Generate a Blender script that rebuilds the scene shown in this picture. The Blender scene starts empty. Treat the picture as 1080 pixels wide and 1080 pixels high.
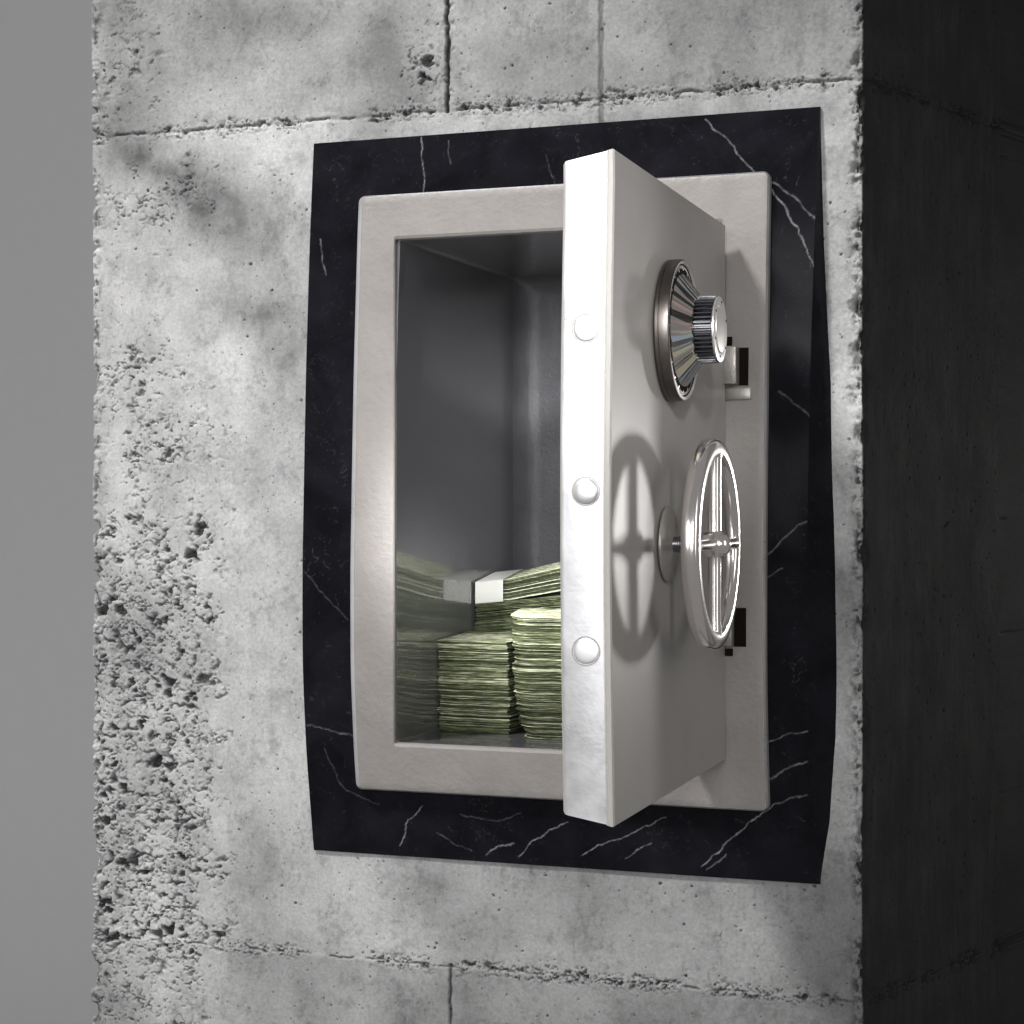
import bpy, bmesh, math, random
import numpy as np
from mathutils import Vector, Matrix

random.seed(7)
scene = bpy.context.scene
C = scene.collection
PI = math.pi

# ------------------------------------------------------------------ camera
F = 2000.0                       # focal length in photo pixels (photo is 1080 wide)
CAMZ = 1.5
cam_d = bpy.data.cameras.new('camera')
cam = bpy.data.objects.new('camera', cam_d); C.objects.link(cam)
cam.location = (0, 0, CAMZ); cam.rotation_euler = (PI/2, 0, 0)
cam_d.sensor_width = 36; cam_d.lens = 36*F/1080
cam_d.shift_y = -2/1080
cam_d.clip_start = 0.02; cam_d.clip_end = 100
scene.camera = cam
scene.render.resolution_x = scene.render.resolution_y = 1024

# ------------------------------------------------------------------ wall frame (s along wall to the right, y into the wall, z up)
TA = F/5510.0
AL = math.atan(TA)
ux = Vector((math.cos(AL), -math.sin(AL), 0)); vy = Vector((math.sin(AL), math.cos(AL), 0))
W0 = Vector((0, 2.0, CAMZ))

def ray(px, py): return Vector(((px-540)/F, 1.0, -(py-538)/F))
def toL(px, py, ly):
    """where the line of sight through a photo point meets the plane 'ly' behind the wall face, in wall coordinates"""
    r = ray(px, py)
    t = (ly + 2.0*vy.y)/(r.dot(vy))
    P = r*t
    return (P.x*ux.x + (P.y-2.0)*ux.y, ly, P.z)
def l2w(s, y, z): return W0 + ux*s + vy*y + Vector((0, 0, z))

# ------------------------------------------------------------------ world and lamps
w = bpy.data.worlds.new('World'); scene.world = w; w.use_nodes = True
w.node_tree.nodes['Background'].inputs[0].default_value = (1.0, 0.985, 0.975, 1)
w.node_tree.nodes['Background'].inputs[1].default_value = 0.19

def area(name, loc, target, sx, sy, power, col=(1, 1, 1), shape='RECTANGLE', spread=180):
    d = bpy.data.lights.new(name, 'AREA'); d.shape = shape; d.size = sx
    if shape in ('RECTANGLE', 'ELLIPSE'): d.size_y = sy
    d.energy = power; d.color = col; d.spread = math.radians(spread)
    o = bpy.data.objects.new(name, d); C.objects.link(o)
    o.location = loc
    o.rotation_euler = (Vector(target)-Vector(loc)).to_track_quat('-Z', 'Y').to_euler()
    return o
ctr = l2w(0.05, 0, 0)
KD = Vector((0.70, 1.0, -1.60))                     # travel direction of the key light in wall coordinates
area('key_lamp', l2w(0.05-KD.x*2.4, -KD.y*2.4, -KD.z*2.4), ctr, 0.70, 0.70, 285, (1.0, 0.995, 0.985), 'DISK')
# tall soft box front left: mirrors in the polished door edge
sb = Vector((0.06-2.5*math.sin(math.radians(34)), 1.5-2.5*math.cos(math.radians(34)), CAMZ+0.52))
area('soft_box', sb, Vector((0.06, 1.5, CAMZ+0.52)), 0.46, 1.15, 10, (1, 1, 1))
# strip far left, catches chamfers
area('left_strip', Vector((-2.3, 1.85, CAMZ+0.1)), Vector((0, 1.9, CAMZ)), 0.5, 1.8, 2.4, (1, 1, 1))
# fill from the right for the outer face of the door
area('right_fill', Vector((1.5, 0.3, CAMZ+0.5)), Vector((0.15, 1.65, CAMZ)), 0.5, 1.6, .85, (1.0, 0.985, 0.96), spread=50)
# added unseen lamp behind the corner: its shadows imitate dial and wheel reflections
area('added_back_light', Vector((0.3452+2.2*math.sin(math.radians(39.7)), 1.8747+2.2*math.cos(math.radians(39.7)), CAMZ)), Vector((0.11, 1.56, CAMZ)), 0.22, 0.22, 1.25, (1.0, 0.985, 0.96), 'DISK', spread=60)
# added narrow fill into the opening, on the money; no such source
sp = bpy.data.lights.new('money_fill', 'SPOT'); sp.energy = 400; sp.spot_size = math.radians(7.6); sp.spot_blend = .7; sp.shadow_soft_size = .05
spo = bpy.data.objects.new('money_fill', sp); C.objects.link(spo)
spT = l2w(0.03, .16, -.09); spo.location = spT-ux*.45-vy*2.0+Vector((0, 0, .62))
spo.rotation_euler = (spT-spo.location).to_track_quat('-Z', 'Y').to_euler()
# added fill above the camera, brightens the side wall below the lintel
cl = bpy.data.lights.new('cavity_fill', 'SPOT'); cl.energy = 120; cl.spot_size = math.radians(13); cl.spot_blend = .8; cl.shadow_soft_size = .05
clo = bpy.data.objects.new('cavity_fill', cl); C.objects.link(clo)
clo.location = (0.12, -0.1, CAMZ+0.62); clo.rotation_euler = (l2w(-.03, .1, .02)-clo.location).to_track_quat('-Z', 'Y').to_euler()
# frontal fill into the safe
area('front_fill', Vector((-0.25, -0.6, CAMZ+0.35)), Vector((-0.05, 2.0, CAMZ-0.1)), 0.8, 0.8, 3.2, (1, 1, 1), spread=60)

scene.view_settings.view_transform = 'Standard'
scene.view_settings.look = 'None'
scene.view_settings.exposure = 0.0
scene.view_settings.gamma = 1.0
scene.render.engine = 'CYCLES'
scene.cycles.max_bounces = 8
scene.cycles.glossy_bounces = 5
scene.cycles.caustics_reflective = False
scene.cycles.sample_clamp_indirect = 4
scene.cycles.use_denoising = True

# ------------------------------------------------------------------ naming helpers
def tag(o, label=None, cat=None, group=None, kind=None):
    if label: o['label'] = label
    if cat: o['category'] = cat
    if group: o['group'] = group
    if kind: o['kind'] = kind
    return o
def empty(name, s, y, z, rz=-AL):
    o = bpy.data.objects.new(name, None); C.objects.link(o)
    o.empty_display_size = 0.05
    o.location = l2w(s, y, z); o.rotation_euler = (0, 0, rz)
    o['org'] = (s, y, z)
    return o
def link(name, me, mats, parent=None, smooth=None):
    o = bpy.data.objects.new(name, me); C.objects.link(o)
    for m in (mats if isinstance(mats, (list, tuple)) else [mats]): me.materials.append(m)
    if parent: o.parent = parent
    return o
def from_bm(name, bm, mats, parent=None, smooth=False, angle=35):
    bmesh.ops.recalc_face_normals(bm, faces=bm.faces)
    me = bpy.data.meshes.new(name); bm.to_mesh(me); bm.free()
    if smooth:
        me.polygons.foreach_set('use_smooth', [True]*len(me.polygons))
        me.set_sharp_from_angle(angle=math.radians(angle))
    return link(name, me, mats, parent)
def grid_mesh(name, P, closed_u=False, closed_v=False, attrs=None, smooth=True, hole=None):
    """P: (n,m,3) array"""
    n, m = P.shape[:2]
    idx = np.arange(n*m).reshape(n, m)
    I = idx if not closed_u else np.vstack([idx, idx[:1]])
    if closed_v: I = np.hstack([I, I[:, :1]])
    q = np.stack([I[:-1, :-1], I[1:, :-1], I[1:, 1:], I[:-1, 1:]], -1).reshape(-1, 4)
    if hole is not None: q = q[~hole.reshape(-1)[q].any(1)]
    me = bpy.data.meshes.new(name)
    me.vertices.add(n*m); me.vertices.foreach_set('co', P.reshape(-1).astype(np.float32))
    me.loops.add(q.size); me.loops.foreach_set('vertex_index', q.reshape(-1).astype(np.int32))
    me.polygons.add(len(q)); me.polygons.foreach_set('loop_start', (np.arange(len(q))*4).astype(np.int32))
    if smooth: me.polygons.foreach_set('use_smooth', np.ones(len(q), bool))
    if attrs:
        for k, a in attrs.items():
            at = me.attributes.new(k, 'FLOAT', 'POINT'); at.data.foreach_set('value', a.reshape(-1).astype(np.float32))
    me.update(calc_edges=True); me.validate()
    return me

# ------------------------------------------------------------------ numpy noise
def _h(ix, iy, seed):
    ix = ix.astype(np.int64); iy = iy.astype(np.int64)
    n = (ix*374761393 + iy*668265263 + seed*1442695041) & 0xffffffff
    n = ((n ^ (n >> 13))*1274126177) & 0xffffffff
    n = ((n ^ (n >> 16))*2246822519) & 0xffffffff
    return ((n ^ (n >> 15)) & 0xffffff)/float(0xffffff)
def vn(x, y, seed=0):
    ix = np.floor(x); iy = np.floor(y); fx = x-ix; fy = y-iy
    def g(a, b):
        an = _h(ix+a, iy+b, seed)*2*PI
        return np.cos(an)*(fx-a)+np.sin(an)*(fy-b)
    u = fx*fx*fx*(fx*(fx*6-15)+10); v = fy*fy*fy*(fy*(fy*6-15)+10)
    return ((g(0, 0)*(1-u)+g(1, 0)*u)*(1-v)+(g(0, 1)*(1-u)+g(1, 1)*u)*v)*1.5
def fbm(x, y, oc=4, seed=0, gain=.5):
    r = 0; a = 1; t = 0
    for i in range(oc):
        r = r + a*vn(x*2**i+i*17.3, y*2**i+i*9.1, seed+i); t += a; a *= gain
    return r/t*1.4
def worley(x, y, seed=0):
    ix = np.floor(x); iy = np.floor(y)
    f1 = np.full(x.shape, 9.0); f2 = f1.copy(); cid = np.zeros(x.shape)
    for a in (-1, 0, 1):
        for b in (-1, 0, 1):
            px = ix+a+_h(ix+a, iy+b, seed); py = iy+b+_h(ix+a, iy+b, seed+11)
            d = np.hypot(px-x, py-y); c = _h(ix+a, iy+b, seed+23)
            m = d < f1
            f2 = np.where(m, f1, np.minimum(f2, d)); cid = np.where(m, c, cid); f1 = np.where(m, d, f1)
    return f1, f2, cid
def sst(a, b, x):
    t = np.clip((x-a)/(b-a), 0, 1); return t*t*(3-2*t)

# ------------------------------------------------------------------ materials
def newmat(name):
    m = bpy.data.materials.new(name); m.use_nodes = True
    nt = m.node_tree; b = nt.nodes['Principled BSDF']
    return m, nt, b
def N(nt, typ, **kw):
    n = nt.nodes.new(typ)
    for k, v in kw.items():
        if k in n.inputs: n.inputs[k].default_value = v
        else: setattr(n, k, v)
    return n
def paint(name, col, rough=.4, metal=0.0, bump=.0, scale=400, coat=0.0, coat_r=.1, spec=.5, mottling=.0, stretch=(1, 1, 1), dist=.001, rvar=0.0):
    m, nt, b = newmat(name)
    b.inputs['Base Color'].default_value = (*col, 1)
    b.inputs['Roughness'].default_value = rough; b.inputs['Metallic'].default_value = metal
    b.inputs['Coat Weight'].default_value = coat; b.inputs['Coat Roughness'].default_value = coat_r
    b.inputs['Specular IOR Level'].default_value = spec
    tc = N(nt, 'ShaderNodeTexCoord'); mp = N(nt, 'ShaderNodeMapping'); mp.inputs['Scale'].default_value = stretch
    nt.links.new(tc.outputs['Object'], mp.inputs[0])
    if bump:
        n1 = N(nt, 'ShaderNodeTexNoise', Scale=scale, Detail=3, Roughness=.6)
        nt.links.new(mp.outputs[0], n1.inputs['Vector'])
        bp = N(nt, 'ShaderNodeBump', Strength=bump, Distance=dist)
        nt.links.new(n1.outputs['Fac'], bp.inputs['Height']); nt.links.new(bp.outputs[0], b.inputs['Normal'])
    if mottling or rvar:
        n2 = N(nt, 'ShaderNodeTexNoise', Scale=18, Detail=6, Roughness=.65)
        nt.links.new(mp.outputs[0], n2.inputs['Vector'])
    if mottling:
        mr = N(nt, 'ShaderNodeMapRange'); mr.inputs[1].default_value = .3; mr.inputs[2].default_value = .7
        mr.inputs[3].default_value = 1-mottling; mr.inputs[4].default_value = 1+mottling
        mx = N(nt, 'ShaderNodeVectorMath', operation='SCALE'); mx.inputs[0].default_value = col
        nt.links.new(n2.outputs['Fac'], mr.inputs[0]); nt.links.new(mr.outputs[0], mx.inputs['Scale'])
        nt.links.new(mx.outputs[0], b.inputs['Base Color'])
    if rvar:
        mr = N(nt, 'ShaderNodeMapRange'); mr.inputs[1].default_value = .35; mr.inputs[2].default_value = .65
        mr.inputs[3].default_value = rough*(1-rvar); mr.inputs[4].default_value = rough*(1+rvar)
        nt.links.new(n2.outputs['Fac'], mr.inputs[0]); nt.links.new(mr.outputs[0], b.inputs['Roughness'])
    return m

def mat_concrete():
    m, nt, b = newmat('concrete')
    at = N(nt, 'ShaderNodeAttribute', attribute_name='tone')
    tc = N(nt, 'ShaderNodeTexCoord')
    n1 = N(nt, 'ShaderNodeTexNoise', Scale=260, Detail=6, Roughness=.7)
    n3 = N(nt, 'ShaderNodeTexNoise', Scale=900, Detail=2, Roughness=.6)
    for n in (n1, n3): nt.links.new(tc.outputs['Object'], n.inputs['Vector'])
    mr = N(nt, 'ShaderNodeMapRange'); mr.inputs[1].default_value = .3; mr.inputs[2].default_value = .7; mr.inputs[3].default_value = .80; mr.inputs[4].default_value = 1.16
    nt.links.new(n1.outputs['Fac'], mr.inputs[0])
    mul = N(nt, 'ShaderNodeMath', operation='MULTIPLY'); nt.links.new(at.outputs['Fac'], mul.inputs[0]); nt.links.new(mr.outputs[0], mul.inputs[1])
    # tiny dark pores
    vo = N(nt, 'ShaderNodeTexVoronoi', Scale=150); nt.links.new(tc.outputs['Object'], vo.inputs['Vector'])
    sep = N(nt, 'ShaderNodeSeparateColor'); nt.links.new(vo.outputs['Color'], sep.inputs[0])
    gt = N(nt, 'ShaderNodeMath', operation='GREATER_THAN'); gt.inputs[1].default_value = .90; nt.links.new(sep.outputs[0], gt.inputs[0])
    lt = N(nt, 'ShaderNodeMapRange'); lt.inputs[1].default_value = .08; lt.inputs[2].default_value = .2; lt.inputs[3].default_value = .68; lt.inputs[4].default_value = 0
    nt.links.new(vo.outputs['Distance'], lt.inputs[0])
    pm = N(nt, 'ShaderNodeMath', operation='MULTIPLY'); nt.links.new(gt.outputs[0], pm.inputs[0]); nt.links.new(lt.outputs[0], pm.inputs[1])
    inv = N(nt, 'ShaderNodeMath', operation='SUBTRACT'); inv.inputs[0].default_value = 1; nt.links.new(pm.outputs[0], inv.inputs[1])
    m2 = N(nt, 'ShaderNodeMath', operation='MULTIPLY'); nt.links.new(mul.outputs[0], m2.inputs[0]); nt.links.new(inv.outputs[0], m2.inputs[1])
    cb = N(nt, 'ShaderNodeCombineColor')
    for i in range(3): nt.links.new(m2.outputs[0], cb.inputs[i])
    nt.links.new(cb.outputs[0], b.inputs['Base Color'])
    b.inputs['Roughness'].default_value = .85; b.inputs['Specular IOR Level'].default_value = .3
    sm = N(nt, 'ShaderNodeMath', operation='ADD'); nt.links.new(n1.outputs['Fac'], sm.inputs[0]); nt.links.new(n3.outputs['Fac'], sm.inputs[1])
    s2 = N(nt, 'ShaderNodeMath', operation='SUBTRACT'); nt.links.new(sm.outputs[0], s2.inputs[0]); nt.links.new(pm.outputs[0], s2.inputs[1])
    bp = N(nt, 'ShaderNodeBump', Strength=.4, Distance=.0008); nt.links.new(s2.outputs[0], bp.inputs['Height'])
    nt.links.new(bp.outputs[0], b.inputs['Normal'])
    return m

def mat_marble():
    m, nt, b = newmat('black_marble')
    at = N(nt, 'ShaderNodeAttribute', attribute_name='vein')
    tc = N(nt, 'ShaderNodeTexCoord')
    n1 = N(nt, 'ShaderNodeTexNoise', Scale=14, Detail=8, Roughness=.62, Distortion=.6)
    nt.links.new(tc.outputs['Object'], n1.inputs['Vector'])
    r1 = N(nt, 'ShaderNodeValToRGB'); e = r1.color_ramp.elements
    e[0].position = .35; e[0].color = (.005, .005, .007, 1); e[1].position = .75; e[1].color = (.013, .013, .017, 1)
    nt.links.new(n1.outputs['Fac'], r1.inputs[0])
    # faint clouded speckle
    n2 = N(nt, 'ShaderNodeTexNoise', Scale=110, Detail=5, Roughness=.7, Distortion=1.2)
    nt.links.new(tc.outputs['Object'], n2.inputs['Vector'])
    r2 = N(nt, 'ShaderNodeMapRange'); r2.inputs[1].default_value = .60; r2.inputs[2].default_value = .80; r2.inputs[3].default_value = 0; r2.inputs[4].default_value = .09
    nt.links.new(n2.outputs['Fac'], r2.inputs[0])
    mx = N(nt, 'ShaderNodeMix', data_type='RGBA'); mx.inputs[7].default_value = (.34, .335, .34, 1)
    ad = N(nt, 'ShaderNodeMath', operation='ADD', use_clamp=True); nt.links.new(at.outputs['Fac'], ad.inputs[0]); nt.links.new(r2.outputs[0], ad.inputs[1])
    nt.links.new(ad.outputs[0], mx.inputs[0]); nt.links.new(r1.outputs[0], mx.inputs[6])
    nt.links.new(mx.outputs[2], b.inputs['Base Color'])
    b.inputs['Roughness'].default_value = .16; b.inputs['Specular IOR Level'].default_value = .07
    return m

def mat_paper():
    m, nt, b = newmat('banknote_paper')
    at = N(nt, 'ShaderNodeAttribute', attribute_name='tone')
    tc = N(nt, 'ShaderNodeTexCoord'); mp = N(nt, 'ShaderNodeMapping'); mp.inputs['Scale'].default_value = (45, 45, 1500)
    nt.links.new(tc.outputs['Object'], mp.inputs[0])
    n1 = N(nt, 'ShaderNodeTexNoise', Scale=1, Detail=4, Roughness=.7); nt.links.new(mp.outputs[0], n1.inputs['Vector'])
    ad = N(nt, 'ShaderNodeMath', operation='ADD'); nt.links.new(at.outputs['Fac'], ad.inputs[0])
    mr = N(nt, 'ShaderNodeMapRange'); mr.inputs[1].default_value = .3; mr.inputs[2].default_value = .7; mr.inputs[3].default_value = -.6; mr.inputs[4].default_value = .45
    nt.links.new(n1.outputs['Fac'], mr.inputs[0]); nt.links.new(mr.outputs[0], ad.inputs[1])
    r = N(nt, 'ShaderNodeValToRGB'); e = r.color_ramp.elements
    e[0].position = .08; e[0].color = (.018, .028, .008, 1); e[1].position = .95; e[1].color = (.74, .76, .55, 1)
    k = r.color_ramp.elements.new(.5); k.color = (.15, .17, .075, 1)
    nt.links.new(ad.outputs[0], r.inputs[0]); nt.links.new(r.outputs[0], b.inputs['Base Color'])
    b.inputs['Roughness'].default_value = .8
    return m

M = dict(
    concrete=mat_concrete(), marble=mat_marble(), paper=mat_paper(),
    frame=paint('frame_paint', (.275, .257, .245), .5, .1, bump=.7, scale=140, mottling=.08, dist=.0009, rvar=.2, spec=.3),
    door=paint('door_paint', (.345, .328, .312), .42, .05, bump=.10, scale=300, coat=.12, coat_r=.12, spec=.35, mottling=.04, dist=.0004),
    edge=paint('brushed_edge_steel', (.86, .86, .88), .33, .85, bump=.25, scale=220, mottling=.04, dist=.0004, rvar=.2),
    bolt=paint('bolt_steel', (.86, .86, .88), .36, .8),
    inside=paint('hammered_grey_enamel', (.15, .15, .163), .34, .25, bump=.8, scale=240, coat=1.0, coat_r=.07, spec=.4, dist=.0007),
    inside_matte=paint('matt_grey_enamel', (.15, .15, .163), .45, .1, bump=1.0, scale=240, spec=.5, dist=.0009, mottling=.2),
    chrome=paint('polished_chrome', (.92, .875, .86), .16, .95),
    darkmetal=paint('dark_bronze_metal', (.14, .125, .115), .38, 1.0, rvar=.3),
    cone=paint('turned_steel', (.82, .79, .74), .16, 1.0),
    cone_rose=paint('rose_sheen_tint', (.80, .58, .54), .2, .9),  # rose, blue and straw tints paint iridescent reflections onto the cone
    cone_blue=paint('blue_sheen_tint', (.62, .72, .86), .2, .9),
    cone_straw=paint('straw_sheen_tint', (.84, .78, .60), .2, .9),
    knob=paint('knurled_steel', (.26, .26, .28), .25, 1.0),
    cap=paint('satin_cap', (.85, .82, .79), .3, .8),
    black=paint('slot_shade_black', (.006, .005, .004), .7, spec=.1),
    hinge=paint('hinge_steel', (.34, .32, .30), .35, .5, bump=.3, scale=300, mottling=.12),
    strap=paint('paper_strap', (.93, .93, .88), .7, bump=.05, scale=500),
    back=paint('grey_backdrop_plaster', (.40, .40, .405), .9, bump=.1, scale=30, mottling=.015),
)

M['inside'].node_tree.nodes['Principled BSDF'].inputs['Coat IOR'].default_value = 2.3

# ------------------------------------------------------------------ setting: backdrop and floor
bm = bmesh.new()
bmesh.ops.create_grid(bm, x_segments=1, y_segments=1, size=1)
for v in bm.verts: v.co = (v.co.x*9, 6.5, v.co.y*6+1.5)
tag(from_bm('backdrop', bm, M['back']), kind='structure')
area('backdrop_lamp', Vector((-1.9, 4.6, 0.15)), Vector((-1.6, 6.5, 1.0)), 1.5, .4, 6, (1, 1, 1))

# ------------------------------------------------------------------ concrete pillar
sL = toL(98, 540, 0)[0]; sR = toL(909, 540, 0)[0]
sideW = Vector((1625, F, 0)).normalized()
sideL = np.array([sideW.dot(ux), sideW.dot(vy)])          # right face direction in wall coordinates
zs1 = toL(905, 83, 0)[2]; zs2 = toL(905, 1057, 0)[2]
def opening():
    return toL(418, 540, -.042)[0]-.0055, toL(756, 540, -.042)[0]+.0055, toL(418, 783, -.03)[2]-.0055, toL(418, 252, -.03)[2]+.0055
OPN = opening()
def in_opening(s, z): return (s > OPN[0]) & (s < OPN[1]) & (z > OPN[2]) & (z < OPN[3])
def build_pillar():
    step = .0012
    front = np.arange(sL, sR, step)
    right = np.concatenate([sR+np.arange(0, .012, .001), sR+np.arange(.012, .32, .002), sR+np.array([.34, .42, .6, .9])])
    left = np.concatenate([sL-np.array([.7, .4, .2, .1, .05, .03]), sL-np.arange(.02, 0, -.0012)])
    T = np.concatenate([left, front, right])
    Z = np.concatenate([[-1.5, -1.2, -.9, -.72], np.arange(-.60, .60, step), [.72, .9, 1.2, 1.5]])
    t, z = np.meshgrid(T, Z, indexing='ij')
    # pixel-like coordinates in millimetres for readability
    X = t*1000; Y = z*1000
    def P(px, py):
        a = toL(px, py, 0); return a[0]*1000, a[2]*1000
    def blob(px, py, rx, ry, rot=0):
        cx, cy = P(px, py); dx = X-cx; dy = Y-cy
        c, s = math.cos(rot), math.sin(rot)
        return np.exp(-(((dx*c+dy*s)/rx)**2+((-dx*s+dy*c)/ry)**2))
    h = 1.6*fbm(X/220, Y/220, 3, 1) + .10*fbm(X/9, Y/9, 4, 5) + .06*fbm(X/3, Y/3, 2, 8)
    dR = t*1000-sR*1000; dL = t*1000-sL*1000
    front_m = (t <= sR) & (t >= sL)
    # ---- honeycomb zone at the left, below; sparser above
    wob = fbm(X/35, Y/35, 3, 21)
    x235 = P(236, 800)[0]
    z585 = P(150, 575)[1]; z1010 = P(150, 1012)[1]; z340 = P(150, 335)[1]
    hc = sst(16, -22, X-x235+12+wob*45) * sst(30, -30, Y-z585+wob*120) * sst(-12, 12, Y-z1010+wob*10)
    hc_low = sst(20, -30, X-x235+20+wob*30)*sst(10, -10, Y-z1010)*.55
    mid = (blob(165, 470, 75, 50)+blob(140, 390, 55, 35)+.8*blob(170, 210, 80, 35, .3)+.7*blob(130, 60, 45, 60)+.6*blob(150, 560, 60, 40))
    topm = blob(455, 75, 26, 22)+.5*blob(450, 50, 18, 60)
    zone = np.clip(hc*1.0+hc_low+np.clip(mid, 0, 1)*.85+topm*.8, 0, 1)
    # stones
    qx = X+3*fbm(X/10, Y/10, 2, 31); qy = Y+3*fbm(X/10+9, Y/10, 2, 33)
    f1, f2, cid = worley(qx/24, qy/17, 40)
    g1, g2, gid = worley(qx/6.5, qy/6, 47)
    gap = sst(.24, .02, f2-f1)
    gapn = sst(.30, .05, g2-g1)
    patch = sst(-.02, .30, fbm(X/30, Y/20, 3, 51)+zone*.42-.36)
    stone = (cid-.5)*1.6
    hz = np.clip(hc*1.1, 0, 1)*sst(-.13, .10, fbm(X/48+2, Y/30, 3, 58)+.15*sst(60, 0, Y-zs2*1000))
    e1, e2, ec = worley(qx/15, qy/12, 43); k1, k2, kc = worley(qx/7.4+3, qy/6, 45); ex = (ec*9.17) % 1; kx = (kc*5.31) % 1
    den = fbm(X/40, Y/30, 3, 51)
    poly = sst(.05, .11, e2-e1)*(ex < .02+.17*sst(-.1, .45, den))
    poly2 = sst(.06, .14, k2-k1)*(kx < .02+.13*sst(-.1, .45, den))
    crev = gap*sst(-.05, .2, fbm(X/20+5, Y/16, 3, 52)+.10*zone)*sst(.2, .5, gid)
    crev2 = gapn*sst(.08, .3, fbm(X/14+5, Y/12, 3, 53))
    lump = (sst(.0, .4, f2-f1)-.5)*1.0+(cid-.5)*1.6+.5*fbm(X/9, Y/8, 2, 54)
    h = h + hz*(lump*sst(-.15, .2, den) - 6.0*poly - 3.4*poly2 - 5.0*crev - 1.0*crev2)
    darkp = hz*np.maximum(np.maximum(poly*.95, poly2*.9), np.maximum(crev*.9, crev2*.3))
    zz = np.clip(zone-hz*.6, 0, 1)
    sel = zz*sst(.05, .3, fbm(X/22, Y/18, 3, 57)+.35*zz-.1)
    h = h - sel*(4.0*poly*(ex < .14)+3.0*poly2*(kx < .13)+3.5*crev*.8)
    darkp = np.maximum(darkp, sel*np.maximum(np.maximum(poly*(ex < .14), poly2*(kx < .13)), crev*.8))
    # cracks/tears: ridged noise inside patches
    rn = np.abs(fbm(X/24+3, Y/18, 4, 61)); pm = sst(.05, .28, fbm(X/34, Y/26, 3, 66)+zone*.62-.30)
    tear = sst(.06, .012, rn)*pm*zone**.5*(1-.6*hz)
    tear2 = sst(.07, .02, np.abs(fbm(X/9+3, Y/7, 3, 71)))*sst(.12, .32, fbm(X/18, Y/14, 2, 76)+zone*.4-.22)*zone*(1-.7*hz)
    h = h - 5.0*tear - 3.0*tear2
    darkp = np.maximum(darkp, np.maximum(tear*.9, tear2*.7))
    # ---- bug holes everywhere, more in the zone and near the seams
    def holes(cell, prob, r0, r1, seed, dep):
        nonlocal h, darkp
        wx = X+.6*fbm(X/4, Y/4, 2, seed+5)*1.5; wy = Y+.6*fbm(X/4+7, Y/4, 2, seed+6)*1.5
        a1, a2, c = worley(wx/cell, wy/cell, seed)
        r = (r0+(r1-r0)*((c*7.31) % 1)**2)/cell
        on = (((c*13.7) % 1) < prob)
        k = sst(1.0, .55, a1/r)*on
        h = h-dep*k; darkp = np.maximum(darkp, k*.95)
    d1 = np.abs(Y-zs1*1000+2.2*fbm(X/40, X*0, 3, 81)+1.0*fbm(X/6, X*0, 2, 82))
    d2 = np.abs(Y-zs2*1000+2.0*fbm(X/45, X*0+3, 3, 83)+1.0*fbm(X/6, X*0+3, 2, 84))
    near = np.maximum(sst(13, 1, d1+4*fbm(X/12, Y/12, 2, 85)), sst(12, 1, d2+4*fbm(X/12, Y/12, 2, 86)))
    near = near*sst(-.35, .2, fbm(X/45, Y*0+.5, 3, 87)+.12)
    cr = sst(16, 3, np.abs(dR+6)+5*fbm(X/9, Y/9, 2, 90))*(t <= sR+.004)
    holes(26, .10+.3*zone, .7, 2.2, 101, 2.6)
    holes(9, .035+.14*zone+.40*near, .5, 1.7, 113, 2.4)
    holes(5.0, .02+.10*zone+.60*near, .45, 1.3, 127, 1.8)
    nn = near*sst(-.1, .2, fbm(X/16, Y/8, 3, 129)); h = h-3.5*poly2*0-nn*3.2*sst(.05, .2, k2-k1)*(kx < .34); darkp = np.maximum(darkp, nn*.95*sst(.05, .2, k2-k1)*(kx < .34))
    tn = sst(.09, .02, np.abs(fbm(X/8, Y/6, 3, 131)))*near
    h = h-3.2*tn; darkp = np.maximum(darkp, tn*.75)
    # seam grooves with a small step between pours
    gr = np.maximum(sst(1.6, .4, d1)*sst(-.05, .3, fbm(X/30, X*0, 3, 141)+.1)*.9, sst(1.4, .4, d2)*sst(-.05, .3, fbm(X/30, X*0+8, 3, 142)+.1)*.9)
    lip = np.exp(-((d1-4)/2.2)**2)*.9*sst(0, .3, fbm(X/22, X*0, 2, 143)+.05)
    h = h - 2.6*gr + lip + 1.1*sst(zs1*1000-2, zs1*1000+2, Y) + .8*sst(zs2*1000+2, zs2*1000-2, Y)
    darkp = np.maximum(darkp, gr*.8)
    # ---- vertical joints
    xa, ya = P(472, 50); xb, yb = P(634, 60); xc, yc = P(475, 1050)
    def vj(x0, sel, wd, dep, jit, seed, dk):
        nonlocal h, darkp
        d = np.abs(X-x0+jit*fbm(Y/14, Y*0+seed, 3, seed))
        ww = wd*(1+.5*fbm(Y/20, Y*0+seed, 2, seed+3))
        k = sst(ww+.8, ww-.6, d)*sel
        h = h-dep*k; darkp = np.maximum(darkp, k*dk)
        return d
    up = (Y > zs1*1000-2); dn = (Y < zs2*1000+2)
    d = vj(xa, up*1.0, 2.2, 5.0, 2.6, 151, 1.0)
    h = h-2.0*sst(9, 3, d+4*fbm(X/7, Y/7, 2, 152))*up*sst(0, .3, fbm(X/14, Y/14, 2, 153))
    vj(xb, (Y > P(634, 134)[1])*1.0, 2.4, 2.0, .5, 161, .50)
    vj(xc, dn*1.0, 1.5, 3.2, 1.5, 171, .8)
    # ---- crumbled right corner and ragged left edge
    cn = fbm(X/22, Y/30, 6, 181, .62)
    c1, c2, cc = worley((X*.9+4*fbm(X/9, Y/9, 2, 185))/11, (Y+4*fbm(X/9+5, Y/9, 2, 186))/12, 187); em = sst(-.35, .35, fbm(X*0, Y/55, 4, 189)+.1)
    edge = np.exp(-(np.abs(dR+3)/8.5)**2)
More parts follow.
